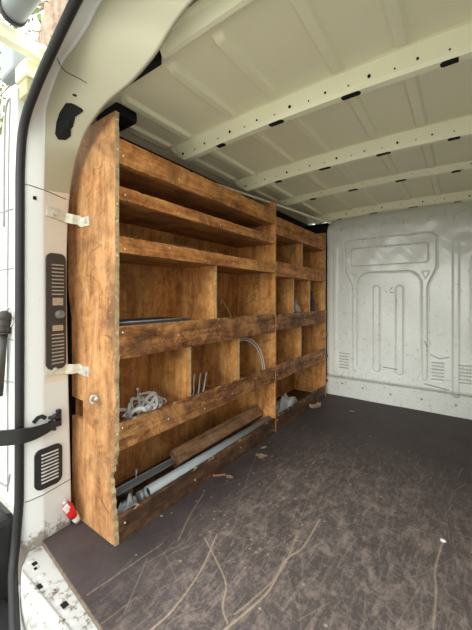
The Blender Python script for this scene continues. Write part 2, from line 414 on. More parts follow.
for (x, y, r) in ((-1.335,.524,.010),(-1.305,.515,.006),(-1.215,.490,.012),(-1.075,.512,.012),(-.9,.475,.012),(-.6,.475,.012)):
    z = float(sillz(np.array([x]), np.array([y]))[0]); box(bm, x-r, x+r, y-r*.8, y+r*.8, z-.01, z+.0015)
struct(mk('trim_3', bm, M['cavity']), 'small black square holes in the rear sill', 'sill holes')

# ---- bulkhead (wall_front): pressed steel with ribs, frame, slots and louvres
def raised(d, w0=.012): return 1-sstep(-w0, w0*.2, d)         # 1 inside
def bulk(X, Z):
    h = np.zeros_like(X); cx = -.58
    # big frame outline: top wide, legs narrow
    hw = .395-.068*sstep(1.30, 1.08, Z)
    outer = np.maximum(np.abs(X-cx)-hw, np.maximum(Z-1.585, .27-Z))
    outer = np.maximum(outer, (np.abs(X-cx)-hw)*.7+(Z-1.585)*.7+.028)
    inner = np.where(Z > 1.10, np.hypot(np.maximum(np.abs(X-cx)-.14,0)/1.0, np.maximum(Z-1.10,0)*1.0)-.137, np.abs(X-cx)-.275)
    inner = np.maximum(np.abs(X-cx)-.275, Z-1.245); qx = np.maximum(np.abs(X-cx)-.275+.12, 0); qz = np.maximum(Z-1.245+.12, 0)
    inner = np.where((qx > 0) & (qz > 0), np.hypot(qx, qz)-.12, inner)
    inner = np.maximum(inner, .27-Z)
    band = np.maximum(outer, -inner)
    h += .016*raised(band)
    h += -.013*(1-sstep(.004,.011,np.abs(outer)))*(Z > .28) - .011*(1-sstep(.003,.010,np.abs(inner)))*(Z > .28)
    win = sdbox(X, Z, cx, 1.405, .335, .092, .03)
    h += -.014*raised(win) + .004*(1-sstep(.003,.009,np.abs(win+.004)))
    for sx in (-.68, -.48):
        sl = sdbox(X, Z, sx, .70, .034, .42, .034); h += .016*raised(sl, .012) - .007*(1-sstep(.002,.008,np.abs(sl)))
    for sx in (-.893, -.27):
        tr = np.maximum(np.abs(X-sx)*1.0+(1.165-Z)*-.0+(1.235-Z)*.45-.032-.0, Z-1.24); tr = np.maximum(tr, 1.165-Z)
        h += -.010*raised(tr, .008)
    for (a, b) in ((-1.04,-.94), (-.23,-.135), (-.03,.06)):
        for k in range(6):
            lv = sdbox(X, Z, (a+b)/2, .285+.029*k, (b-a)/2, .008, .006)
            h += -.011*raised(lv, .005) + .005*raised(sdbox(X, Z, (a+b)/2, .299+.029*k, (b-a)/2, .005, .004), .004)
    for sx in (-.05, .10, .36):
        sl = sdbox(X, Z, sx, .82, .028, .66, .028); h += .015*raised(sl, .014)
    h += .008*(1-sstep(.012,.026,np.abs(X+1.075)))*sstep(1.55,1.45,Z)*sstep(.2,.26,Z)
    rr = sdbox(X, Z, .23, .95, .17, .50, .15); h += -.007*(1-sstep(.006,.016,np.abs(rr)))
    # kick plate, upper roll and corner dents
    h += .026*(1-sstep(.178,.196,Z)) - .012*(1-sstep(.003,.008,np.abs(Z-.196)))
    h += -.07*sstep(1.64,1.82,Z)**1.5 - .05*sstep(.62,.80,np.abs(X-CX))*sstep(1.4,1.8,Z)
    cor = np.hypot((X-.06)*1.0, (Z-1.60)*1.2); h += .03*(1-sstep(.02,.22,cor)) - .025*(1-sstep(.01,.10,np.hypot(X-.0, Z-1.46)))
    for k in range(7):                                          # pressed tabs along the top
        h += .012*raised(sdbox(X, Z, -1.0+.19*k, 1.70, .022, .022, .01))
    # gentle oil-canning
    h += .0035*np.sin(9*X+3*Z+1)*np.sin(7*Z-2*X) + .002*np.sin(17*X-9*Z)*sstep(1.0,1.5,Z)
    h += .006*np.sin(13*X+2.)*np.sin(21*Z)*sstep(1.40,1.5,Z) + .004*np.sin(31*X+5*Z)*np.sin(27*Z+4*X)*sstep(1.2,1.4,Z)
    return h
def bulkf(X, Z): return np.stack([X, YB-bulk(X, Z), Z], -1)
P, F, X, Z = grid(bulkf, -1.165, .44, -.01, 1.86, 380, 410)
mark = np.zeros_like(X); relief_grime = np.zeros_like(X)
for i in range(230):
    cx, cz = rng.uniform(-1.1,.2), rng.choice([rng.uniform(.05,.25), rng.uniform(.2,.75), rng.uniform(.3,1.2)]); L = rng.uniform(.005,.04)
    a = rng.choice([rng.normal(0,.25), rng.normal(1.5,.3)]); dx, dz = L*math.cos(a)/2, L*math.sin(a)/2
    ix = slice(max(0,int((cx-abs(dx)-.015+1.165)/1.605*380)), int((cx+abs(dx)+.015+1.165)/1.605*380)+2)
    iz = slice(max(0,int((cz-abs(dz)-.015+.01)/1.87*410)), int((cz+abs(dz)+.015+.01)/1.87*410)+2)
    d = segdist(X[ix,iz], Z[ix,iz], [(cx-dx,cz-dz),(cx+dx,cz+dz)])
    mark[ix,iz] = np.maximum(mark[ix,iz], rng.uniform(.1,.5)*(1-sstep(.0006,.0045,d)))
for p in ([(-.62,.34),(-.5,.335)], [(-.23,.50),(-.17,.47),(-.10,.49)], [(-.28,.235),(-.1,.21)], [(-.28,.62),(-.26,.57)], [(-.56,1.08),(-.54,1.10)], [(-.56,1.055),(-.53,1.05)]):
    mark = np.maximum(mark, .8*(1-sstep(.002,.006,segdist(X,Z,p))))
for (cx, cz) in ((-1.0,.13),(-.8,.115),(-.55,.10),(-.3,.10),(-.05,.10)): mark = np.maximum(mark, .9*(1-sstep(.006,.011,np.hypot(X-cx,Z-cz))))
for (a, b) in ((-1.04,-.94), (-.23,-.135), (-.03,.06)):
    for k in range(6): mark = np.maximum(mark, .55*raised(sdbox(X, Z, (a+b)/2, .285+.029*k, (b-a)/2, .006, .005), .004))
def grooves(X, Z):
    g = np.zeros_like(X); hw = .395-.068*sstep(1.30,1.08,Z)
    o = np.maximum(np.abs(X+.58)-hw, np.maximum(Z-1.585,.27-Z)); o = np.maximum(o, (np.abs(X+.58)-hw)*.7+(Z-1.585)*.7+.028)
    inn = sdbox(X, Z, -.58, .745, .275, .50, .12)
    for d, w in ((o,.006),(inn,.005),(sdbox(X,Z,-.58,1.405,.335,.092,.03),.005),(sdbox(X,Z,-.68,.70,.036,.42,.034),.005),(sdbox(X,Z,-.48,.70,.036,.42,.034),.005)):
        g = np.maximum(g, (1-sstep(w*.4, w*1.5, np.abs(d)))*(Z > .29))
    return g
gz = .42*grooves(X, Z)*(.5+.5*rng.random(X.shape))  # groove shading put into the colour to strengthen the embossing
relief_grime = gz + .8*np.exp(-((Z-.19)/.012)**2)+.35*(Z < .19)*rng.random(X.shape)
front = mesh_np('wall_front', P, F, M['bulkhead'], (CX, YB, 0), True, np.stack([mark.ravel(), np.clip(relief_grime,0,1).ravel(), 0*mark.ravel()], -1))
struct(front, 'scuffed white pressed-steel bulkhead with frame, slots and louvres', 'bulkhead')

# ---- side walls of the load bay
bm = bmesh.new()
box(bm, -1.575, -1.545, .70, 3.35, -.02, 1.60); box(bm, -1.54, -1.165, 3.27, 3.34, -.02, 1.80)  # near-black colour carries the shade of the hollow behind and beside the shelving
vs = [bm.verts.new(p) for p in ((-1.545,.70,1.60),(-1.545,3.35,1.60),(-1.395,3.35,1.83),(-1.395,.70,1.83),(-1.575,.70,1.60),(-1.575,3.35,1.60),(-1.42,3.35,1.90),(-1.42,.70,1.90))]
for f in ((0,1,2,3),(4,7,6,5)):
    bm.faces.new([vs[i] for i in f])
struct(mk('wall_left', bm, M['cavity']), 'inner side of the van behind the shelving, hollow shade put into its near-black colour', 'wall')
def wr(Yv, Zv):
    x = .45 - 1*.0*Yv
    h = .02*(1-sstep(.03,.06,np.abs(((Yv-.9) % .75)-.375)))*sstep(.25,.35,Zv)*sstep(1.6,1.5,Zv) + .012*(1-sstep(.02,.04,np.abs(Zv-.95)))
    return np.stack([x - h - .20*sstep(1.45,1.86,Zv)**1.5, Yv, Zv], -1)
P, F, _, _ = grid(wr, .62, 3.30, -.02, 1.88, 160, 110); F = F[:, ::-1]
struct(mesh_np('wall_right', P, F, M['white'], (.45, 1.9, 0)), 'white ribbed metal right side wall of the van', 'wall')

# ---- roof panel with pressed swages, running between the cross ribs
RIBS = [(.705,.745), (1.22,1.275), (1.83,1.885), (2.43,2.48), (3.10,3.16)]
SW = [-1.315,-1.165,-.875,-.65,-.382,-.167,.13,.28]
def roofz(X): return 1.862-.028*((X-CX)/.87)**2-.02*sstep(.78,.9,np.abs(X-CX))
def rooff(X, Y):
    z = roofz(X)
    for (a, b) in zip([.77,1.275,1.885,2.48], [1.22,1.83,2.43,3.10]):
        ends = sstep(a+.015, a+.045, Y)*(1-sstep(b-.05, b-.02, Y))
        for sx in SW: z = z - .017*(1-sstep(.017,.027,np.abs(X-sx)))*ends
    return np.stack([X, Y, z], -1)
P, F, _, _ = grid(rooff, -1.40, .40, .672, 3.35, 460, 380); F = F[:, ::-1]
ceil = mesh_np('ceiling', P, F, M['roof'], (CX, 1.9, 1.8)); struct(ceil, 'beige-white painted van roof with long pressed swages', 'ceiling')
bm = B(-1.36, .33, .64, 3.4, 1.90, 1.93)
struct(mk('trim_4', bm, M['white']), 'outer roof skin of the van', 'roof')
# ---- cross ribs: hat sections with oval and round holes
def rib(idx, y0, y1, label, drop=.055, holes=True, xl=-1.33):
    bm = bmesh.new(); n = 40; rows = []
    for i in range(n+1):
        x = xl+(CX*2-2*xl)*i/n
        u = abs(x-CX)/.81; zt = float(roofz(np.array(x)))+.004; zb = zt-drop*(1-.75*max(0, (u-.90)/.10)) - .012*u**3
        e = .012
        rows.append([bm.verts.new(p) for p in ((x,y0-.022,zt-.004),(x,y0-.010,zt-.006),(x,y0+.004,zb+e),(x,y0+e,zb),(x,y1-e,zb),(x,y1-.004,zb+e),(x,y1+.010,zt-.006),(x,y1+.022,zt-.004))])
    for a, b in zip(rows[:-1], rows[1:]):
        for j in range(7): bm.faces.new((a[j], a[j+1], b[j+1], b[j]))
    def zb_(x):
        u = abs(x-CX)/.81; return float(roofz(np.array(x)))+.004-drop*(1-.75*max(0,(u-.90)/.10))-.012*u**3
    if holes:
        ym = (y0+y1)/2
        for k in range(-3, 4):
            for off in (0,):
                x = CX+.163+.327*k
                if abs(x-CX) > .7: continue
                z = zb_(x)
                ring = [(x+(.024 if c > 0 else -.024)+.013*c, ym+.015*sn) for c, sn in [(math.cos(t), math.sin(t)) for t in [2*math.pi*(i+.5)/16 for i in range(16)]]]
                top = [bm.verts.new((px, py, z-.0008)) for px, py in ring]; f = bm.faces.new(top); f.material_index = 1
                bot = [bm.verts.new((px, py, z+.01)) for px, py in ring]
                for i in range(16):
                    f = bm.faces.new((top[i], bot[i], bot[(i+1)%16], top[(i+1)%16])); f.material_index = 1
        k = 0; x = -1.24
        while x < .22:
            r = (.0060, .0028, .0042, .0028)[k % 4]; zc = zb_(x)+(.030 if k % 2 == 0 else .024); yy = y0-.010+(.014)*(1-(zc-zb_(x)-.012)/.042)
            vs = [bm.verts.new((x+r*math.cos(t), yy-.0016+(.0016 if False else 0), zc+r*math.sin(t))) for t in [2*math.pi*i/10 for i in range(10)]]
            f = bm.faces.new(vs); f.material_index = 1
            vb = [bm.verts.new((v.co.x, v.co.y+.008, v.co.z)) for v in vs]
            for i in range(10):
                f = bm.faces.new((vs[i], vs[(i+1)%10], vb[(i+1)%10], vb[i])); f.material_index = 1
            x += (.085, .07, .09, .075)[k % 4]; k += 1
    bmesh.ops.recalc_face_normals(bm, faces=bm.faces)
    o = mk('trim_%d' % idx, bm, [M['rib'], M['cavity']])
    struct(o, label, 'roof rib'); return o
rib(5, *RIBS[0], 'rear roof crossmember just inside the rear door header', .04, False, -.83)
rib(6, *RIBS[1], 'first drilled roof rib from the rear doors', .080)
rib(7, *RIBS[2], 'second drilled roof rib from the rear doors', .080)
rib(8, *RIBS[3], 'third drilled roof rib from the rear doors', .045)
rib(9, *RIBS[4], 'roof rib along the top of the bulkhead', .072)

# near-black strip painting in the shaded gap between the gusset and the roof, black cover above the end panel
bm = bmesh.new(); box(bm, -1.30, -.85, .705, .735, 1.812, 1.86)
struct(mk('trim_14', bm, M['cavity'], bevel=.004), 'near-black strip painting the shaded gap between the rear corner gusset and the roof', 'gap shade')
bm = bmesh.new(); box(bm, -1.37, -1.205, .79, .90, 1.795, 1.85)
struct(mk('trim_15', bm, M['cavity'], bevel=.012), 'black cover block under the roof above the shelving end panel', 'cover')

# ---- rear door frame: pillar, corner gusset and header as one pressed surface
S_ = [(-1.45,.493,-.15),(-1.44,.497,0),(-1.43,.5,.11),(-1.425,.5,.32),(-1.42,.5,.99),(-1.418,.5,1.35),(-1.416,.5,1.50),(-1.396,.5,1.635),(-1.35,.5,1.709),(-1.297,.5,1.753),(-1.23,.5,1.80),(-1.137,.5,1.853),(-1.047,.5,1.902),(-.953,.5,1.945),(-.85,.5,1.965),(-.516,.5,1.985)]
F_ = [(-1.42,.58,-.15),(-1.405,.585,0),(-1.40,.583,.11),(-1.40,.582,.32),(-1.40,.581,.99),(-1.397,.579,1.36),(-1.385,.575,1.56),(-1.372,.57,1.66),(-1.354,.565,1.749),(-1.30,.56,1.80),(-1.21,.56,1.874),(-1.122,.56,1.896),(-1.035,.56,1.922),(-.955,.56,1.962),(-.83,.56,1.975),(-.516,.56,1.985)]
I_ = [(-1.41,.70,-.15),(-1.41,.70,0),(-1.41,.70,.11),(-1.41,.695,.32),(-1.41,.68,.99),(-1.415,.69,1.38),(-1.385,.70,1.562),(-1.33,.695,1.63),(-1.275,.69,1.68),(-1.18,.685,1.72),(-1.085,.68,1.741),(-.93,.67,1.745),(-.79,.652,1.76),(-.705,.643,1.793),(-.625,.628,1.804),(-.516,.61,1.81)]
def V3(l): return [Vector(p) for p in l]
S_, F_, I_ = spline(S_, 6), spline(F_, 6), spline(I_, 6)
def frame_rows():
    rows = []
    for s_, f_, i_ in zip(S_, F_, I_):
        z = s_.z; hi = sstep(1.5, 1.75, np.array(z)); hi = float(hi)
        out = s_ + Vector((-.016, -.004, .012*hi))
        out0 = s_ + Vector((-.04-.03*hi, .07, .05*hi))
        sm = s_.lerp(f_, .5) + Vector((.006*(1-hi), -.006, -.006*hi))
        fa = f_.lerp(s_, .07); fb = f_.lerp(i_, .045)
        g1, g2 = f_.lerp(i_, .4), f_.lerp(i_, .75)
        ia = i_.lerp(f_, .06)
        back = i_ + Vector((-.10*(1-hi)-.01*hi, .012, .07*hi))
        rows.append([out0, out, s_, sm, fa, f_, fb, g1, g2, ia, i_, back])
    return rows
ROWS = frame_rows(); NR = len(ROWS[0])
bm = bmesh.new()
for mir in (False, True):
    R = [[bm.verts.new((2*CX-p.x if mir else p.x, p.y, p.z)) for p in r] for r in ROWS]
    for a, b in zip(R[:-1], R[1:]):
        for j in range(NR-1):
            q = (a[j], a[j+1], b[j+1], b[j]); f = bm.faces.new(q[::-1] if mir else q); f.smooth = True
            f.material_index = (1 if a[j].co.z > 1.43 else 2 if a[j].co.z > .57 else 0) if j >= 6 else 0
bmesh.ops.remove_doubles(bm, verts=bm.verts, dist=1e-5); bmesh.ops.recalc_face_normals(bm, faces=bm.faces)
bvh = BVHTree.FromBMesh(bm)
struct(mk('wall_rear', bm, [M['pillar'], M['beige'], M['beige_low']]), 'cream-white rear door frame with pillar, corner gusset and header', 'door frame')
def surf(y, z, off=0.0):
    """point on the left pillar's inner face at depth y and height z"""
    h, nrm, _, _ = bvh.ray_cast(Vector((-.9, y, z)), Vector((-1, 0, 0)))
    if h is None: return Vector((-1.41, y, z))
    return h + Vector((off, 0, 0))
def patch(bm, outline, off, depth, mi=0):
    """extruded patch that follows the pillar; outline in (y,z)"""
    top = [bm.verts.new(surf(y, z, off)) for y, z in outline]; bot = [bm.verts.new(surf(y, z, off-depth)) for y, z in outline]
    n = len(top); cy = sum(p[0] for p in outline)/n; cz = sum(p[1] for p in outline)/n
    ct = bm.verts.new(surf(cy, cz, off))
    for i in range(n):
        f = bm.faces.new((ct, top[i], top[(i+1)%n])); f.material_index = mi
        f = bm.faces.new((top[i], bot[i], bot[(i+1)%n], top[(i+1)%n])); f.material_index = mi
def rrect(cy, cz, hy, hz, r, n=6, shear=0):
    o = []
    for (sy, sz, a0) in ((1,1,0),(-1,1,90),(-1,-1,180),(1,-1,270)):
        for i in range(n+1):
            a = math.radians(a0+90*i/n); y = sy*(hy-r)+r*math.cos(a); z = sz*(hz-r)+r*math.sin(a); o.append((cy+y, cz+z+shear*y))
    return o
# access hole and small holes and panel seams in the frame
bm = bmesh.new()
patch(bm, rrect(.68,1.40,.001,.001,.0005), .0, .004)
patch(bm, rrect(.549,1.403,.006,.007,.002), .0025, .01)
struct(mk('trim_10', bm, M['cavity']), 'small square hole in the white door pillar', 'hole')
bm = bmesh.new()
sm = [surf(.52+.176*t, .186+.012*t, .0005) for t in [i/14 for i in range(15)]]; tube(bm, sm, .0016, 6)
sm = [surf(.51+.168*t, 1.452-.02*t, .0005) for t in [i/14 for i in range(15)]]; tube(bm, sm, .0016, 6)
struct(mk('trim_11', bm, M['trimgrey']), 'thin panel seams across the rear door pillar', 'seam')

# ---- rubber door seal
bm = bmesh.new()
S2 = [p for p in S_ if p.z > .2]
low = spline([(-1.0,.345,-.085),(-1.084,.372,-.085),(-1.187,.403,-.083),(-1.299,.438,-.073),(-1.392,.468,-.037),(-1.426,.489,.05),(-1.427,.499,.18),S2[0]], 6)[:-1]
half = low + S2
path = half + [Vector((2*CX-p.x, p.y, p.z)) for p in half[::-1][1:]]
path = [p+Vector((.006,.002,0)) for p in path]
sweep(bm, path, [(.0155*math.cos(t), .016*math.sin(t)) for t in [2*math.pi*i/12 for i in range(12)]], up=None)
bmesh.ops.recalc_face_normals(bm, faces=bm.faces)
seal = mk('door_seal', bm, M['rubber'], smooth=True)
tag(seal, 'thick black rubber seal running around the rear door opening', 'door seal')

# ---- open rear door
bm = bmesh.new()
ol = [(-1.452,.14),(-1.449,1.0),(-1.447,1.6),(-1.447,1.84),(-1.455,1.862),(-1.49,1.868),(-1.535,1.85),(-1.572,1.80),(-1.60,1.72),(-1.64,1.63),(-1.80,1.58),(-2.10,1.57),(-2.16,1.52),(-2.18,1.4),(-2.18,.2),(-2.15,.14)]
def prism(bm, ol, y0, y1, mi=0):
    a = [bm.verts.new((x, y0, z)) for x, z in ol]; b = [bm.verts.new((x, y1, z)) for x, z in ol]; n = len(ol)
    f = bm.faces.new(a); f.material_index = mi; f = bm.faces.new(b[::-1]); f.material_index = mi
    for i in range(n): f = bm.faces.new((a[i], b[i], b[(i+1)%n], a[(i+1)%n])); f.material_index = mi
prism(bm, ol, .50, .55)
bmesh.ops.recalc_face_normals(bm, faces=bm.faces)
door = mk('door_1', bm, M['white'], bevel=.008); struct(door, 'white rear van door swung open beside the pillar', 'door')
bm = bmesh.new()
for pts, r in (([(-1.50,.4985,1.815),(-1.53,.4985,1.81),(-1.552,.4985,1.76),(-1.562,.4985,1.6),(-1.565,.4985,1.3)], .0045), ([(-1.50,.4985,1.815),(-1.515,.4985,1.6),(-1.525,.4985,1.2),(-1.527,.4985,1.0),(-1.527,.4985,.5),(-1.527,.4985,.2)], .003), ([(-1.47,.4985,.83),(-1.70,.4985,.84)], .0025), ([(-1.47,.4985,1.36),(-1.7,.4985,1.37)], .0025), ([(-1.47,.4985,1.12),(-1.7,.4985,1.12)], .0025), ([(-1.47,.4985,.66),(-1.7,.4985,.64)],.0025), ([(-1.50,.4985,.28),(-1.54,.4985,.22),(-1.7,.4985,.20)], .004)):
    tube(bm, spline(pts, 6), r, 8)
mk('door_panel_line', bm, M['linegrey'], door)
bm = bmesh.new()                                               # door pull: rounded head on a dark rod
tube(bm, spline([(-1.503,.478,.925),(-1.503,.478,.89),(-1.506,.478,.86)], 4), .021, 14)
bmesh.ops.create_uvsphere(bm, u_segments=14, v_segments=10, radius=.025, matrix=Matrix.Translation((-1.503,.478,.925)))
tube(bm, [(-1.506,.478,.86),(-1.52,.476,.74),(-1.54,.474,.6)], .013, 12)
for z in (.895,.875,.86): tube(bm, [(-1.504,.477,z),(-1.504,.477,z-.006)], .0235, 14)
tag(mk('door_pull', bm, M['trimgrey'], door, smooth=True), 'dark grey pull rod with rounded head')
bm = bmesh.new(); tube(bm, [(-1.503+.040*math.cos(a), .497, .922+.040*math.sin(a)) for a in [2*math.pi*i/20 for i in range(20)]], .004, 6, closed=True)
mk('pull_ring', bm, M['sill'], door, smooth=True)
# door check strap with its bracket on the pillar
chk = thing('door_check_strap', (-1.40,.60,.44), 'black door check strap bolted to the white pillar below the tall vent', 'door strap')
bm = bmesh.new()
p = spline([(-1.383,.615,.472),(-1.376,.575,.468),(-1.377,.53,.464),(-1.382,.48,.470),(-1.405,.43,.476),(-1.44,.38,.478),(-1.50,.30,.478)], 6)
sweep(bm, p, rect(.029,.005), up=(0,0,1), scale=[min(1, .62+.025*i) for i in range(len(p))])
mk('strap_arm', bm, M['plastic'], chk, bevel=.002)
bm = bmesh.new(); box(bm, -1.412,-1.388, .632,.650, .455,.525); box(bm, -1.405,-1.372, .600,.640, .462,.486); box(bm, -1.405,-1.372,.600,.640,.496,.506)
mk('bracket', bm, M['plastic'], chk, bevel=.003)
bm = bmesh.new(); tube(bm, [(-1.383,.618,.448),(-1.383,.618,.515)], .007, 12); mk('pivot_pin', bm, M['trimgrey'], chk)
bm = bmesh.new(); pts = [surf(y, .497+.02*math.sin((y-.545)/.05*3.14), .004) for y in (.545,.56,.575,.59)]
sweep(bm, pts, rect(.008,.004), up=(0,0,1)); mk('anchor_plate', bm, M['plastic'], chk, bevel=.002)

# ---- outdoors: ground, bumper, roof rack roller, tree
gb = mk('ground', B(-40, 40, -40, 40, -.70, -.62), M['pale_ground'], loc=(0, 0, -.62)); struct(gb, 'unseen ground outside the van, made pale to bounce daylight onto the roof', 'ground')
bm = bmesh.new(); box(bm, -2.0, -1.49, .42, .52, -.52, .115); box(bm, -2.0, .60, .14, .50, -.52, -.20); tag(mk('rear_bumper', bm, M['plastic'], bevel=.03), 'black plastic rear bumper under the white sill', 'bumper')
bm = bmesh.new(); box(bm, -1.655,-1.59, .62, 3.4, -.40, 1.55)
struct(mk('wall_outer', bm, M['white'], bevel=.02), 'white outer body side of the van', 'van side')

rk = thing('roof_rack', (-1.30,.45,1.90), 'white roof rack end with grey roller, above the open rear door', 'roof rack')
bm = bmesh.new(); a = Vector((-1.243,.42,1.972)); b_ = Vector((-.20,.42,2.00)); tube(bm, [a, b_], .037, 24)
mk('roller', bm, M['pvc'], rk, smooth=False)
bm = bmesh.new(); tube(bm, [a+Vector((-.006,0,0)), a+Vector((.012,0,0))], .041, 24); tag(mk('roller_end', bm, M['trimgrey'], rk), 'dark end ring of the roller')
bm = bmesh.new(); Mx = Matrix.Translation((-1.385,.50,1.985))
box(bm, -1.325,-1.285, .36, .80, 1.90, 1.955); box(bm, -1.45,-1.27, .52,.62, 1.925,1.95)
mk('bracket', bm, M['rib'], rk, bevel=.006)
bm = bmesh.new(); box(bm, -1.43,-1.33,.49,.60,1.845,1.905); mk('foot', bm, M['rib'], rk, bevel=.006)
bm = bmesh.new(); box(bm, -1.415,-1.345,.50,.59,1.78,1.845); tag(mk('packer', bm, M['yellow'], rk, bevel=.004), 'yellowish weathered packer block')
bm = bmesh.new(); box(bm, -1.62,-1.47,.50,.56,1.93,2.06); tag(mk('end_cap', bm, M['pvc'], rk, bevel=.012), 'grey square end cap')

tr = thing('tree', (-4.6,1.9,-.62), 'large tree with rough pinkish-brown bark beyond the roof rack', 'tree')
bm = bmesh.new(); pts = spline([(-4.9,1.75,-.7),(-4.7,1.85,1.5),(-4.55,1.95,3.5),(-4.2,2.05,5.2),(-3.9,2.1,7.5)], 8)
tube(bm, pts, .24, 18, scale=[1.25-.5*i/len(pts) for i in range(len(pts))]); mk('trunk', bm, M['bark'], tr, smooth=True)
bm = bmesh.new()
for i in range(26):
    z = rng.uniform(2.6,6.8); a = rng.uniform(0,6.28); L = rng.uniform(.8,2.2); x0, y0 = -4.5, 1.95
    pts = [(x0,y0,z)]
    for k in range(4): pts.append((pts[-1][0]+L/4*math.cos(a)+rng.normal(0,.06), pts[-1][1]+L/4*math.sin(a)+rng.normal(0,.06), pts[-1][2]+rng.uniform(-.05,.22)))
    sp = spline(pts, 3); tube(bm, sp, .03, 6, scale=[1-.85*q/len(sp) for q in range(len(sp))])
mk('branch', bm, M['bark'], tr)['kind'] = 'stuff'
bm = bmesh.new()
for i in range(1500):
    a = rng.uniform(0,6.28); rr = rng.uniform(.5,2.3); p = Vector((-4.5+rr*math.cos(a), 1.95+rr*math.sin(a), rng.uniform(3.0,7.2)))
    r = rng.uniform(.03,.07); E_ = Euler((rng.uniform(0,6),rng.uniform(0,6),rng.uniform(0,6))).to_matrix()
    vs = [bm.verts.new(p+E_@Vector(q)*r) for q in ((-1,0,0),(-.3,.45,.1),(1,0,0),(-.3,-.45,.1))]; bm.faces.new(vs)
mk('foliage', bm, M['leaf'], tr)['kind'] = 'stuff'
hd = thing('tree', (-10,3.2,-.62), 'thin grey saplings tangled beyond the top of the open rear door', 'tree')
bm = bmesh.new()
for i in range(36):
    x, y = -10+rng.normal(0,.7), 3.2+rng.normal(0,.9); pts = [(x,y,-.62)]
    for k in range(6): pts.append((pts[-1][0]+rng.normal(0,.16), pts[-1][1]+rng.normal(0,.16), pts[-1][2]+rng.uniform(1.2,1.9)))
    sp = spline(pts, 3); tube(bm, sp, .03, 6, scale=[1-.8*q/len(sp) for q in range(len(sp))])
mk('stems', bm, M['bark'], hd)['kind'] = 'stuff'
bm = bmesh.new()
for i in range(700):
    p = Vector((-10+rng.normal(0,.9), 3.2+rng.normal(0,1.1), rng.uniform(2.5,9))); r = rng.uniform(.03,.07); E_ = Euler((rng.uniform(0,6),rng.uniform(0,6),rng.uniform(0,6))).to_matrix()
    vs = [bm.verts.new(p+E_@Vector(q)*r) for q in ((-1,0,0),(-.3,.45,.1),(1,0,0),(-.3,-.45,.1))]; bm.faces.new(vs)
mk('foliage', bm, M['leaf'], hd)['kind'] = 'stuff'

# ================================================================ SHELVING
XF, XB, T = -1.132, -1.475, .018
screw_src = None
def screw(parent, p, axis='x'):
    global screw_src
    if screw_src is None:
        bm = bmesh.new(); bmesh.ops.create_uvsphere(bm, u_segments=8, v_segments=6, radius=.0042)
        for v in bm.verts: v.co.x *= .45
        me = bpy.data.meshes.new('screw'); bm.to_mesh(me); bm.free(); me.materials.append(M['screw']); screw_src = me
    o = bpy.data.objects.new('screw', screw_src); COL.objects.link(o); o.parent = parent
    o.location = Vector(p)-WL[parent.name]
    if axis == 'y': o.rotation_euler = (0,0,math.pi/2)
    return o
def board(unit, name, x0, x1, y0, y1, z0, z1, mat, bev=.0015, edge=None):
    bm = bmesh.new(); vs, fs = box(bm, x0, x1, y0, y1, z0, z1)
    mats = [mat, M['ply_edge']]
    if edge == 'front': fs[1].material_index = 1
    if edge == 'top': fs[5].material_index = 1
    return mk(name, bm, mats, unit, bev)
def lip(unit, y0, y1, z0, z1, mat, ns=3, x=XF, jag=.0012):
    """front retaining board with a worn, slightly uneven top edge and pale arris"""
    bm = bmesh.new(); n = 90; r = []; chip = []
    for i in range(n+1):
        y = y0+(y1-y0)*i/n; dz = .5*jag*rng.normal() - (.005*rng.random() if rng.random() < .08 else 0); chip.append(rng.random() < .16)
        r.append([bm.verts.new(q) for q in ((x-T,y,z0+.001*rng.normal()),(x,y,z0+.001*rng.normal()),(x,y,z1+dz-.0025),(x-.0025,y,z1+dz),(x-T,y,z1+dz*.5))])
    for i, (a, b) in enumerate(zip(r[:-1], r[1:])):
        for j in range(5):
            f = bm.faces.new((a[j], b[j], b[(j+1)%5], a[(j+1)%5])); f.material_index = 1 if (j == 2 and chip[i]) or (j == 3 and chip[i-1]) else 0
    bm.faces.new(r[0]); bm.faces.new(r[-1][::-1]); bmesh.ops.recalc_face_normals(bm, faces=bm.faces)
    o = mk('lip', bm, [mat, M['ply_edge']], unit)
    for k in range(ns):
        t = (k+.5)/ns if ns > 1 else .5
        y = y0+.02+(y1-y0-.04)*(k/(ns-1) if ns > 1 else .5)+rng.uniform(-.012,.012)
        screw(o, (x+.0012, y, (z0+(z1-z0)*rng.uniform(.2,.85))))
    return o
YA, YD, YE = .737, 2.059, 3.085
# ---- unit nearest the rear doors
uA = thing('shelving_unit', (-1.30, 1.40, 0), 'long worn plywood shelving unit nearest the rear door, with brackets on its end', 'shelving', 'van racking units')
rag = [(-1.134,.0),(-1.134,.03),(-1.141,.05),(-1.137,.075),(-1.146,.095),(-1.143,.12),(-1.153,.145),(-1.149,.165),(-1.157,.185),(-1.152,.205),(-1.163,.225),(-1.160,.245),(-1.172,.262),(-1.164,.28),(-1.152,.292),(-1.155,.31),(-1.143,.325),(-1.146,.345),(-1.136,.362),(-1.131,.385),(-1.137,.40),(-1.133,.43),(-1.130,.47),(-1.134,.49),(-1.132,.52)]
rag += [(XF+.0016*rng.normal(), z) for z in np.arange(.55, 1.73, .035)]
ol = rag + [(XF,1.753),(-1.39,1.753),(-1.46,1.68),(-1.515,1.55),(-1.515,1.05),(-1.48,.90),(XB,.543),(-1.380,.540),(-1.380,.455),(XB,.455),(XB,0)]
bm = bmesh.new(); nr = len(rag)+1
prism(bm, ol, YA, YA+T)
bm.faces.ensure_lookup_table()
for i, f in enumerate(bm.faces):
    if i >= 2 and i-2 < nr-1: f.material_index = 1
bmesh.ops.recalc_face_normals(bm, faces=bm.faces)
endp = mk('end_panel', bm, [M['ply_panel'], M['ply_edge']], uA)
for z in (1.74,1.62,1.40,1.33,1.19,.88,.62,.47): screw(endp, (XF+.002, YA+T/2, z-.02))
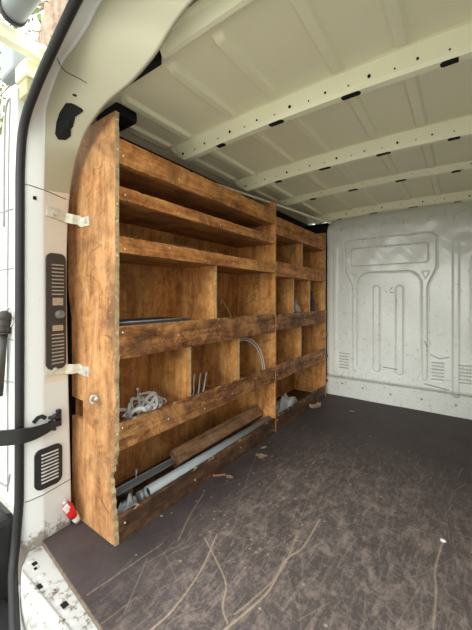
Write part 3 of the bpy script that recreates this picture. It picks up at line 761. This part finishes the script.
hk = bmesh.new(); tube(hk, spline([(-1.262,YA-.001,.583),(-1.268,YA-.02,.586),(-1.276,YA-.022,.565),(-1.268,YA-.014,.552)],5), .005, 8)
bmesh.ops.create_uvsphere(hk, u_segments=10, v_segments=6, radius=.011, matrix=Matrix.Translation((-1.264,YA-.003,.572)))
tag(mk('hook', hk, M['steel'], uA, smooth=True), 'small zinc hook')
bm = B(XB, XF, YD, YD+T, 0, 1.715); divp = mk('end_panel', bm, [M['ply_in'], M['ply_edge']], uA, .0015)
for z in (1.66,1.45,1.22,.80,.42): screw(divp, (XF+.002, YD+T/2, z))
board(uA, 'back_panel', XB-.006, XB, YA+T, YD, 0, 1.60, M['ply_back'])
y0, y1 = YA+T, YD
for z, m in ((1.549,'ply_shelf'),(1.402,'ply_shelf'),(1.187,'ply_shelf'),(.75,'ply_shelf'),(.378,'ply_shelf'),(.004,'lip_floor')):
    board(uA, 'shelf', XB, XF-T, y0, y1, z, z+.015, M[m])
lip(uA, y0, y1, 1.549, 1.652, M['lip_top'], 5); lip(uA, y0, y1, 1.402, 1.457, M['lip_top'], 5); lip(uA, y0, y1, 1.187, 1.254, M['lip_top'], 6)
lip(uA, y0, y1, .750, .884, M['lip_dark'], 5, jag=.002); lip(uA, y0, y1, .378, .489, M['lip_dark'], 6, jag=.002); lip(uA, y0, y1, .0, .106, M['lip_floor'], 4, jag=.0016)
for (y, z0, z1) in ((1.389,.765,1.187),(1.177,.393,.75),(1.617,.393,.75)):
    board(uA, 'divider', XB, XF-T-.001, y, y+.015, z0, z1, M['ply_in'], .0015, 'front')
board(uA, 'batten', XB, XB+.012, y0, y1, 1.215, 1.275, M['ply_in']); board(uA, 'batten', XB, XB+.010, y0, YD-.35, 1.285, 1.34, M['ply_in'])
# ---- unit by the bulkhead
uB = thing('shelving_unit', (-1.30, 2.60, 0), 'shorter plywood pigeonhole shelving unit beside the white bulkhead', 'shelving', 'van racking units')
y0, y1 = YD+T, YE+.018
board(uB, 'end_panel', XB, XF, y1, y1+T, 0, 1.66, M['ply_in'], .0015, 'front')
board(uB, 'back_panel', XB-.006, XB, y0, y1, 0, 1.60, M['ply_back'])
for z, m in ((1.482,'ply_shelf'),(1.165,'ply_shelf'),(.755,'ply_shelf'),(.377,'ply_shelf'),(.004,'lip_floor')):
    board(uB, 'shelf', XB, XF-T, y0, y1, z, z+.015, M[m])
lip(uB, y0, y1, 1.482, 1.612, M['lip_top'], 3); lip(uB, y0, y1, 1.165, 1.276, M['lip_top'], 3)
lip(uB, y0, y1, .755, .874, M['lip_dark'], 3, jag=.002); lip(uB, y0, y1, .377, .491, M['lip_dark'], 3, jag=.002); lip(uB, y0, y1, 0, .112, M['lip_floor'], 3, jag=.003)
for (y, z0, z1) in ((2.585,1.18,1.482),(2.41,.77,1.165),(2.755,.77,1.165),(2.56,.392,.755)):
    board(uB, 'divider', XB, XF-T-.001, y, y+.015, z0, z1, M['ply_in'], .0015, 'front')
# narrow filler bay between the unit and the bulkhead
board(uB, 'filler_panel', XF-.05, XF-.03, y1+T, 3.215, 0, .87, M['ply_in'])
for z in (.14,.40,.62,.855): board(uB, 'filler_batten', XF-.03, XF-.012, y1+T, 3.21, z-.012, z+.012, M['lip_dark'])

# ---- brackets tying the end panel to the pillar
def zbracket(z, zp, lab):
    t = thing('steel_bracket', (-1.40,.66,z), lab, 'bracket', 'bracket straps on the pillar')
    bm = bmesh.new(); h = .021
    p = [surf(.592, z+.010, .004), surf(.64, z+.006, .004), surf(.675, z, .003)]
    p = p + [Vector((-1.398,.70,z-.004)), Vector((-1.395,.726,z-.004)), Vector((-1.388,.7345,zp)), Vector((-1.325,.7345,zp))]
    sweep(bm, p, rect(h,.0018), up=(0,0,1)); bmesh.ops.recalc_face_normals(bm, faces=bm.faces)
    mk('strap', bm, M['zinc'], t)
    for q, ax in ((surf(.625, z+.008, .008), 'x'), (Vector((-1.345,.731,zp)), 'y')):
        bm = bmesh.new(); bmesh.ops.create_cone(bm, cap_ends=True, segments=6, radius1=.011, radius2=.010, depth=.009, matrix=Matrix.Translation(q) @ (Matrix.Rotation(math.pi/2, 4, 'Y') if ax == 'x' else Matrix.Rotation(math.pi/2, 4, 'X')))
        mk('bolt', bm, M['steel'], t)
zbracket(1.352, 1.338, 'upper bent zinc bracket joining the pillar to the shelving end panel')
zbracket(.690, .676, 'lower bent zinc bracket under the tall vent, joining pillar to shelving')

# ---- vents on the pillar
vt = thing('air_vent', (-1.40,.637,.70), 'tall narrow dark vent panel with round knob on the white pillar', 'vent')
bm = bmesh.new(); patch(bm, rrect(.632,.944,.042,.245,.026), .010, .014); bmesh.ops.recalc_face_normals(bm, faces=bm.faces); mk('cover', bm, M['trimgrey'], vt)
bm = bmesh.new()
for k in range(9): patch(bm, rrect(.637,1.140-.0155*k,.026,.0026,.002,2), .0125, .006)
bmesh.ops.recalc_face_normals(bm, faces=bm.faces); tag(mk('slats', bm, M['slat'], vt), 'thin tan slats in the upper half of the vent')
bm = bmesh.new()
for k in range(9): patch(bm, rrect(.637,.845-.0150*k,.026,.0026,.002,2), .0125, .006)
bmesh.ops.recalc_face_normals(bm, faces=bm.faces); tag(mk('slats', bm, M['slat'], vt), 'thin tan slats in the lower half of the vent')
tan = plain('tan', (.42,.33,.24), .6, 0, .4, 90)
for z_, h_ in ((.985,.016),(.873,.012)):
    bm = bmesh.new(); patch(bm, rrect(.637,z_,.022,h_,.003), .0122, .006); bmesh.ops.recalc_face_normals(bm, faces=bm.faces); mk('closed_slats', bm, tan, vt)
bm = bmesh.new(); c = surf(.643,.93,.010); bmesh.ops.create_cone(bm, cap_ends=True, segments=20, radius1=.019, radius2=.016, depth=.022, matrix=Matrix.Translation(c+Vector((.010,0,0))) @ Matrix.Rotation(math.pi/2,4,'Y'))
tag(mk('knob', bm, plain('knob', (.16,.15,.145), .4), vt, .003), 'grey round knob')
vl = thing('air_vent', (-1.40,.60,.21), 'black rounded vent grille low on the white pillar below the door strap', 'vent')
bm = bmesh.new(); patch(bm, rrect(.603,.298,.054,.083,.026,6,.0), .008, .012); bmesh.ops.recalc_face_normals(bm, faces=bm.faces); mk('cover', bm, M['plastic'], vl)
bm = bmesh.new()
for k in range(9): patch(bm, rrect(.606,.356-.0142*k,.034,.0026,.002,2), .0105, .006)
bmesh.ops.recalc_face_normals(bm, faces=bm.faces); tag(mk('slats', bm, M['sill'], vl), 'pale slats showing in the grille')

# ---- near-black patch colouring in the shade of the corner gusset opening, dark clip above the end panel
def on_gusset(t, s):
    """t: 0 fold .. 1 inner edge; s: station"""
    i = int(s); f = s-i
    a = F_[i].lerp(F_[i+1], f); b = I_[i].lerp(I_[i+1], f); return a.lerp(b, t)
bm = bmesh.new()
HOLE = [(-1.2631,.6071,1.7653),(-1.2445,.6172,1.7636),(-1.2328,.6269,1.7584),(-1.2158,.6457,1.7459),(-1.2163,.652,1.7393),(-1.2312,.6499,1.7355),(-1.2414,.6392,1.7418),(-1.2676,.6446,1.7254),(-1.2978,.6518,1.702),(-1.3132,.6472,1.6925),(-1.3215,.6554,1.6737),(-1.3389,.6435,1.6573),(-1.3537,.6184,1.6535),(-1.3531,.6064,1.671),(-1.3372,.605,1.7142),(-1.3074,.6049,1.7443)]
SLOT = [(-1.2173,.6113,1.7874),(-1.205,.6204,1.7817),(-1.212,.6213,1.7771),(-1.2232,.6124,1.7825)]
def nrm_at(p):
    n = bvh.find_nearest(p)[1]
    return n if n.dot(Vector((0,0,1))-p) > 0 or n.dot(Vector((.5,-.6,-.7))) > 0 else -n
def hole_patch(bm, V, d):
    V = [Vector(v) for v in V]; c = sum(V, Vector())/len(V); c = bvh.find_nearest(c)[0]
    N = [nrm_at(v) for v in V]; nc = nrm_at(c)
    top = [bm.verts.new(v+n_*d) for v, n_ in zip(V, N)]; bot = [bm.verts.new(v-n_*.012) for v, n_ in zip(V, N)]; ct = bm.verts.new(c+nc*(d+.001))
    n = len(V)
    for i in range(n):
        bm.faces.new((ct, top[i], top[(i+1)%n])); bm.faces.new((top[i], bot[i], bot[(i+1)%n], top[(i+1)%n]))
    bmesh.ops.recalc_face_normals(bm, faces=bm.faces)
hole_patch(bm, HOLE, .002); hole_patch(bm, SLOT, .001)
struct(mk('trim_12', bm, M['cavity']), 'black access opening and slot in the upper corner of the door frame', 'opening')
bm = bmesh.new(); seamp = [bvh.find_nearest(p)[0] for p in spline([(-1.1794,.5354,1.8601),(-1.2135,.5615,1.8692),(-1.2086,.5735,1.8519),(-1.1919,.5874,1.838),(-1.1672,.6047,1.8227),(-1.1391,.624,1.8034)], 4)]
tube(bm, seamp, .0016, 6); struct(mk('trim_13', bm, M['trimgrey']), 'fine panel seam in the upper corner gusset', 'seam')

# ---- conduit along the roof edge
bm = bmesh.new(); tube(bm, spline([(-1.30,1.35,1.725),(-1.245,1.62,1.715),(-1.19,2.2,1.735),(-1.14,2.8,1.755),(-1.09,3.16,1.765)], 8), .008, 10)
tag(mk('conduit', bm, M['rib'], smooth=True), 'thin white conduit running over the shelving along the roof edge', 'conduit')

# ================================================================ CONTENTS
# coil of webbing
bm = bmesh.new(); cx, cy, cz = -1.245, .985, .398
for k in range(11):
    th, ph = rng.uniform(0, 3.14), rng.uniform(-.9, .9); ra, rb = rng.uniform(.07,.12), rng.uniform(.035,.06); a0 = rng.uniform(0,6.28)
    E_ = Euler((ph*.9, .5*ph, th)).to_matrix(); c0 = Vector((cx+rng.normal(0,.012), cy+rng.normal(0,.035), .47+.02*rng.normal())); pts = []
    for i in range(12):
        a = a0+i/11*rng.uniform(4.9,5.6); q = c0+E_@Vector((rb*math.cos(a), ra*math.sin(a), .02*math.sin(2*a+k)))
        pts.append((min(-1.165,max(-1.40,q.x)), min(1.155,max(.80,q.y)), min(.575,max(.4,q.z))))
    sweep(bm, spline(pts, 5), rect(.0075,.0009), up=(.8*rng.normal(), .8*rng.normal(), 1))
tag(mk('webbing_strap', bm, M['web']), 'tangled off-white webbing strap heaped in the first pigeonhole above the pipes', 'strap')
# bundle of nails / cable ties: individual rods
src = None
for k in range(12):
    if src is None:
        bm = bmesh.new(); tube(bm, [(0,0,0),(0,0,.178)], .0030, 7); tube(bm, [(0,0,.178),(0,0,.181)], .0042, 8)
        src = mk('long_nail', bm, M['steel'], loc=(0,0,0)); o = src
    else:
        o = src.copy(); COL.objects.link(o)
    o.location = (-1.180-.017*(k % 3), 1.206+.0105*k, .3945+.002*(k % 3)); o.rotation_euler = (-.02-.036*k-.03*(k % 3), -.10, 0)
    tag(o, 'long grey steel nail standing in the bundle in the middle pigeonhole', 'nail', 'long nails in the middle pigeonhole')
# hoop of cable
bm = bmesh.new()
for j, R_ in enumerate((.284, .270)):
    arc = [Vector((-1.172-.007*j, 1.69+R_*math.cos(a), .452+R_*math.sin(a))) for a in [math.radians(-9+107*i/26) for i in range(27)]]
    arc += [Vector((-1.20,1.642,.70)), Vector((-1.25,1.645,.60)), Vector((-1.30,1.66,.48)), Vector((-1.33-.01*j,1.70,.40))]
    tube(bm, arc, .0036, 8)
tag(mk('cable_hoop', bm, M['cord'], smooth=True), 'pale springy cable arching up in the third pigeonhole above the plank', 'cable')
# middle row of the long unit
bm = bmesh.new(); bm2 = None
ft = thing('flat_tray', (-1.27,.98,.765), 'flat dark metal tray lying in the left middle pigeonhole', 'tray')
bm = bmesh.new(); box(bm, -1.40,-1.165,.79,1.20,.868,.874); box(bm,-1.40,-1.394,.79,1.20,.868,.893); box(bm,-1.171,-1.165,.79,1.20,.868,.893); box(bm,-1.40,-1.165,1.194,1.20,.868,.893)
mk('tray_body', bm, M['darkpipe'], ft, .002)
bm = bmesh.new(); box(bm, -1.38,-1.19,.81,1.17,.766,.868); mk('block', bm, M['lip_dark'], ft, .004)
bm = bmesh.new(); tube(bm, [(-1.25,.80,.888),(-1.21,1.18,.892)], .004, 8); mk('rod', bm, M['steel'], ft)
bm = bmesh.new(); tube(bm, spline([(-1.22,1.655,.767),(-1.24,1.668,.86),(-1.27,1.62,.97),(-1.27,1.59,.985),(-1.262,1.575,.96)],6), .0028, 8)
tag(mk('bent_wire', bm, M['yellow'], smooth=True), 'thin yellowish bent wire leaning in the wider middle pigeonhole', 'wire')
# bottom of the long unit
def long_thing(name, loc, lab, cat): return thing(name, loc, lab, cat)
pp = thing('plastic_pipe', (-1.185,1.5,.05), 'long grey plastic pipe lying behind the bottom front board', 'pipe')
bm = bmesh.new(); hollow(bm, (-1.180,.932,.104), (-1.178,2.045,.094), .0265, .0215, 28); mk('pipe_wall', bm, M['pvc'], pp, smooth=False)
bm = bmesh.new(); tube(bm, [(-1.180,.945,.1039),(-1.180,.946,.1039)], .0208, 20); mk('inside', bm, M['cavity'], pp)
pk = thing('timber_offcut', (-1.27,1.6,.07), 'rough brown square timber offcut lying above the grey pipe', 'timber')
bm = bmesh.new(); a, b = Vector((-1.280,1.195,.122)), Vector((-1.262,2.035,.140)); mid = (a+b)/2
rot = (b-a).to_track_quat('Y','Z').to_matrix().to_4x4(); Mx = Matrix.Translation(mid) @ rot @ Matrix.Rotation(math.radians(38),4,'Y')
L = (b-a).length/2; vs, fs = box(bm, -.043,.043,-L,L,-.022,.022, 0, Mx); fs[2].material_index = 0
mk('timber', bm, M['lumber'], pk, .004)
ch = thing('steel_channel', (-1.34,1.05,.05), 'flat grey metal bar with an upright screw, left of the timber', 'metal bar')
bm = bmesh.new(); a, b = Vector((-1.335,.865,.088)), Vector((-1.335,1.33,.082)); box(bm, -1.357,-1.317,.865,1.36,.066,.077)
box(bm, -1.357,-1.353,.865,1.36,.075,.084); mk('bar', bm, M['pvc'], ch, .002)
bm = bmesh.new(); tube(bm, [(-1.332,.985,.086),(-1.332,.985,.135)], .004, 8); tube(bm, [(-1.332,.985,.135),(-1.332,.985,.14)], .008, 10); mk('screw', bm, M['steel'], ch)
for y_ in (.90, 1.26):
    bm = B(-1.36,-1.31,y_,y_+.05,.0205,.066); mk('spacer', bm, M['lip_dark'], ch)
dp = thing('dark_tube', (-1.245,1.1,.02), 'short dark metal tube with a pale end collar between pipe and bar', 'tube')
bm = bmesh.new(); tube(bm, [(-1.245,.96,.054),(-1.232,1.33,.050)], .0225, 18); mk('tube', bm, M['darkpipe'], dp)
for q0, q1, r_ in (((-1.246,.935,.054),(-1.245,.965,.054),.0255), ((-1.237,1.20,.052),(-1.235,1.25,.052),.026)):
    bm = bmesh.new(); tube(bm, [q0, q1], r_, 18); mk('collar', bm, M['steel'], dp)
hm = thing('black_hand_tool', (-1.26,.83,.02), 'small black hand tool with curved head in the bottom left corner', 'tool')
bm = bmesh.new(); tube(bm, spline([(-1.265,.79,.04),(-1.285,.84,.05),(-1.30,.88,.048),(-1.31,.93,.04)],6), .012, 10); mk('handle', bm, M['plastic'], hm, smooth=True)
bm = bmesh.new(); tube(bm, spline([(-1.26,.85,.055),(-1.252,.875,.07),(-1.265,.90,.078),(-1.285,.895,.07)],6), .011, 10); mk('head', bm, M['darkpipe'], hm, smooth=True)
def crumple(bm, cx, cy, z0, rx, ry, h, seed, n=18):
    r = np.random.default_rng(seed); ph = r.uniform(0,6.28,8); rows = []
    for i in range(n+1):
        u = i/n*2-1; row = []
        for j in range(n+1):
            v = j/n*2-1; rr = math.hypot(u, v)
            hh = h*max(0, 1-rr**2.2)*(.65+.35*math.sin(7*u+ph[0])*math.sin(6*v+ph[1]))+.10*h*math.sin(15*u+9*v+ph[2])*max(0,1-rr)
            k = 1+.10*math.sin(5*math.atan2(v,u)+ph[3])
            row.append(bm.verts.new((cx+rx*u*k, cy+ry*v*k, z0+.001+max(0,hh))))
        rows.append(row)
    for a, b in zip(rows[:-1], rows[1:]):
        for j in range(n): bm.faces.new((a[j], b[j], b[j+1], a[j+1]))
    low = bmesh.ops.extrude_face_region(bm, geom=list(bm.faces))
    for v in [g for g in low['geom'] if isinstance(g, bmesh.types.BMVert)]: v.co.z -= .0012
    bmesh.ops.recalc_face_normals(bm, faces=bm.faces)
bm = bmesh.new(); crumple(bm, -1.206,.850,.0195,.044,.075,.115,3); tag(mk('grey_rag', bm, M['rag'], smooth=True), 'crumpled pale grey plastic scrap against the bottom front board', 'scrap')
# bottom of the bulkhead unit: wrapped bundles
bm = bmesh.new(); crumple(bm, -1.235,2.42,.055,.075,.22,.13,11,26); tag(mk('plastic_bag', bm, M['bag'], smooth=True), 'crumpled clear plastic bag on the bottom shelf near the bulkhead', 'bag')
bm = bmesh.new(); box(bm, -1.36,-1.18,2.16,2.66,.0195,.055); tag(mk('flat_packet', bm, M['darkpipe'], bevel=.004), 'dark grey flat packet under the clear plastic bag', 'packet')
bm = bmesh.new(); tube(bm, [(-1.33,2.12,.075),(-1.31,2.62,.085)], .017, 14); tag(mk('grey_conduit', bm, M['pvc']), 'short grey conduit length beside the clear plastic bag', 'pipe')
# middle row of the bulkhead unit
bm = bmesh.new(); crumple(bm, -1.225,2.60,.875,.035,.075,.13,9,16); box(bm,-1.25,-1.20,2.55,2.65,.771,.875)
tag(mk('clear_packet', bm, M['bag']), 'small clear packet in the centre pigeonhole near the bulkhead', 'packet')
ct = thing('caulking_tool', (-1.215,2.965,.771), 'dark grey pointed tool standing in the last pigeonhole by the bulkhead', 'tool')
bm = bmesh.new(); tube(bm, [(-1.215,2.965,.772),(-1.215,2.965,.96)], .030, 14); mk('body', bm, M['darkpipe'], ct)
bm = bmesh.new(); tube(bm, [(-1.215,2.965,.96),(-1.215,2.962,.985),(-1.215,2.955,1.075)], .028, 12, scale=[1,.6,.22]); mk('nozzle', bm, M['darkpipe'], ct)
# red tube beside the floor corner
rt = thing('glue_tube', (-1.395,.705,.01), 'crumpled red and white tube with grey cap propped in the floor corner by the pillar', 'tube')
a, b = Vector((-1.385,.716,.012)), Vector((-1.390,.664,.118)); t = (b-a)
bm = bmesh.new(); tube(bm, [a+t*q for q in (.0,.12,.3,.45)], .017, 14, scale=[.75,.9,1,1]); mk('white_end', bm, M['label_white'], rt)
bm = bmesh.new(); tube(bm, [a+t*.30+Vector((.004,-.004,0)), a+t*.5+Vector((.003,-.003,0)), a+t*.78, a+t*.93], .0185, 14, scale=[.95,1.05,1.12,.7]); mk('red_body', bm, M['red'], rt)
bm = bmesh.new(); tube(bm, [a+t*.92, a+t*1.12], .010, 12); mk('cap', bm, M['steel'], rt)
bm = bmesh.new(); box(bm, -.003,.003,-.012,.012,-.016,.016, 0, Matrix.Translation(a+t*.82+Vector((.017,-.010,0))) @ Matrix.Rotation(.5,4,'X')); mk('label', bm, M['label_white'], rt)

# leaves and crumbs on the floor
def leaf(loc, L, W, rz, lab, mat, cat='leaf', name='dry_leaf', curl=.5):
    bm = bmesh.new(); n = 10; rows = []
    for i in range(n+1):
        t = i/n; wv = W*math.sin(math.pi*min(1,t*1.02))**.7*(1+.25*math.sin(t*17)); row = []
        for j in (-1,-.5,0,.5,1):
            x = (t-.5)*L; y = j*wv/2; row.append((x, y, .002+curl*abs(j)*W*.35+curl*.10*L*(2*t-1)**2))
        rows.append([bm.verts.new(Vector(loc)+Matrix.Rotation(rz,3,'Z')@Vector(q)) for q in row])
    for a, b in zip(rows[:-1], rows[1:]):
        for j in range(4): bm.faces.new((a[j], b[j], b[j+1], a[j+1]))
    g = bmesh.ops.extrude_face_region(bm, geom=list(bm.faces))
    for v in [q for q in g['geom'] if isinstance(q, bmesh.types.BMVert)]: v.co.z += .0012
    bmesh.ops.recalc_face_normals(bm, faces=bm.faces)
    return tag(mk(name, bm, mat), lab, cat, 'dry leaves on the van floor' if cat == 'leaf' else None)
leaf((-1.085,2.72,.0), .12,.05,.9,'largest curled dry brown leaf against the far bottom board', M['leaf_dry'], curl=1.6)
leaf((-1.075,2.78,.0), .09,.035,2.3,'smaller dry leaf tucked behind the largest curled leaf', M['leaf_dry'], curl=1.5)
leaf((-.79,2.83,0), .05,.028,.3,'small dry leaf alone on the dark floor near the bulkhead', M['leaf_dry'])
leaf((-1.075,1.80,0), .05,.022,1.2,'sliver of dry leaf near the middle of the long unit', M['leaf_dry'])
leaf((-1.035,1.70,0), .075,.045,.4,'flat tan leaf on the floor before the middle of the shelving', M['leaf_dry'], curl=.2)
bm = bmesh.new(); tube(bm, spline([(-1.16,1.325,.012),(-1.12,1.36,.006),(-1.085,1.40,.006)],5), .0055, 8)
tag(mk('bark_sliver', bm, plain('rust', (.33,.12,.07), .7)), 'thin reddish brown sliver lying by the bottom front board', 'splinter')
leaf((-1.055,1.395,0), .045,.03,.2,'pale tan chip beside the reddish sliver on the floor', M['leaf_dry'], curl=.2)
bm = bmesh.new(); bmesh.ops.create_icosphere(bm, subdivisions=2, radius=.010, matrix=Matrix.Translation((-.067,1.54,.006)) @ Matrix.Diagonal((1.1,.8,.6,1)))
tag(mk('paper_crumb', bm, M['label_white']), 'tiny white crumb at the head of a long floor scratch', 'crumb')
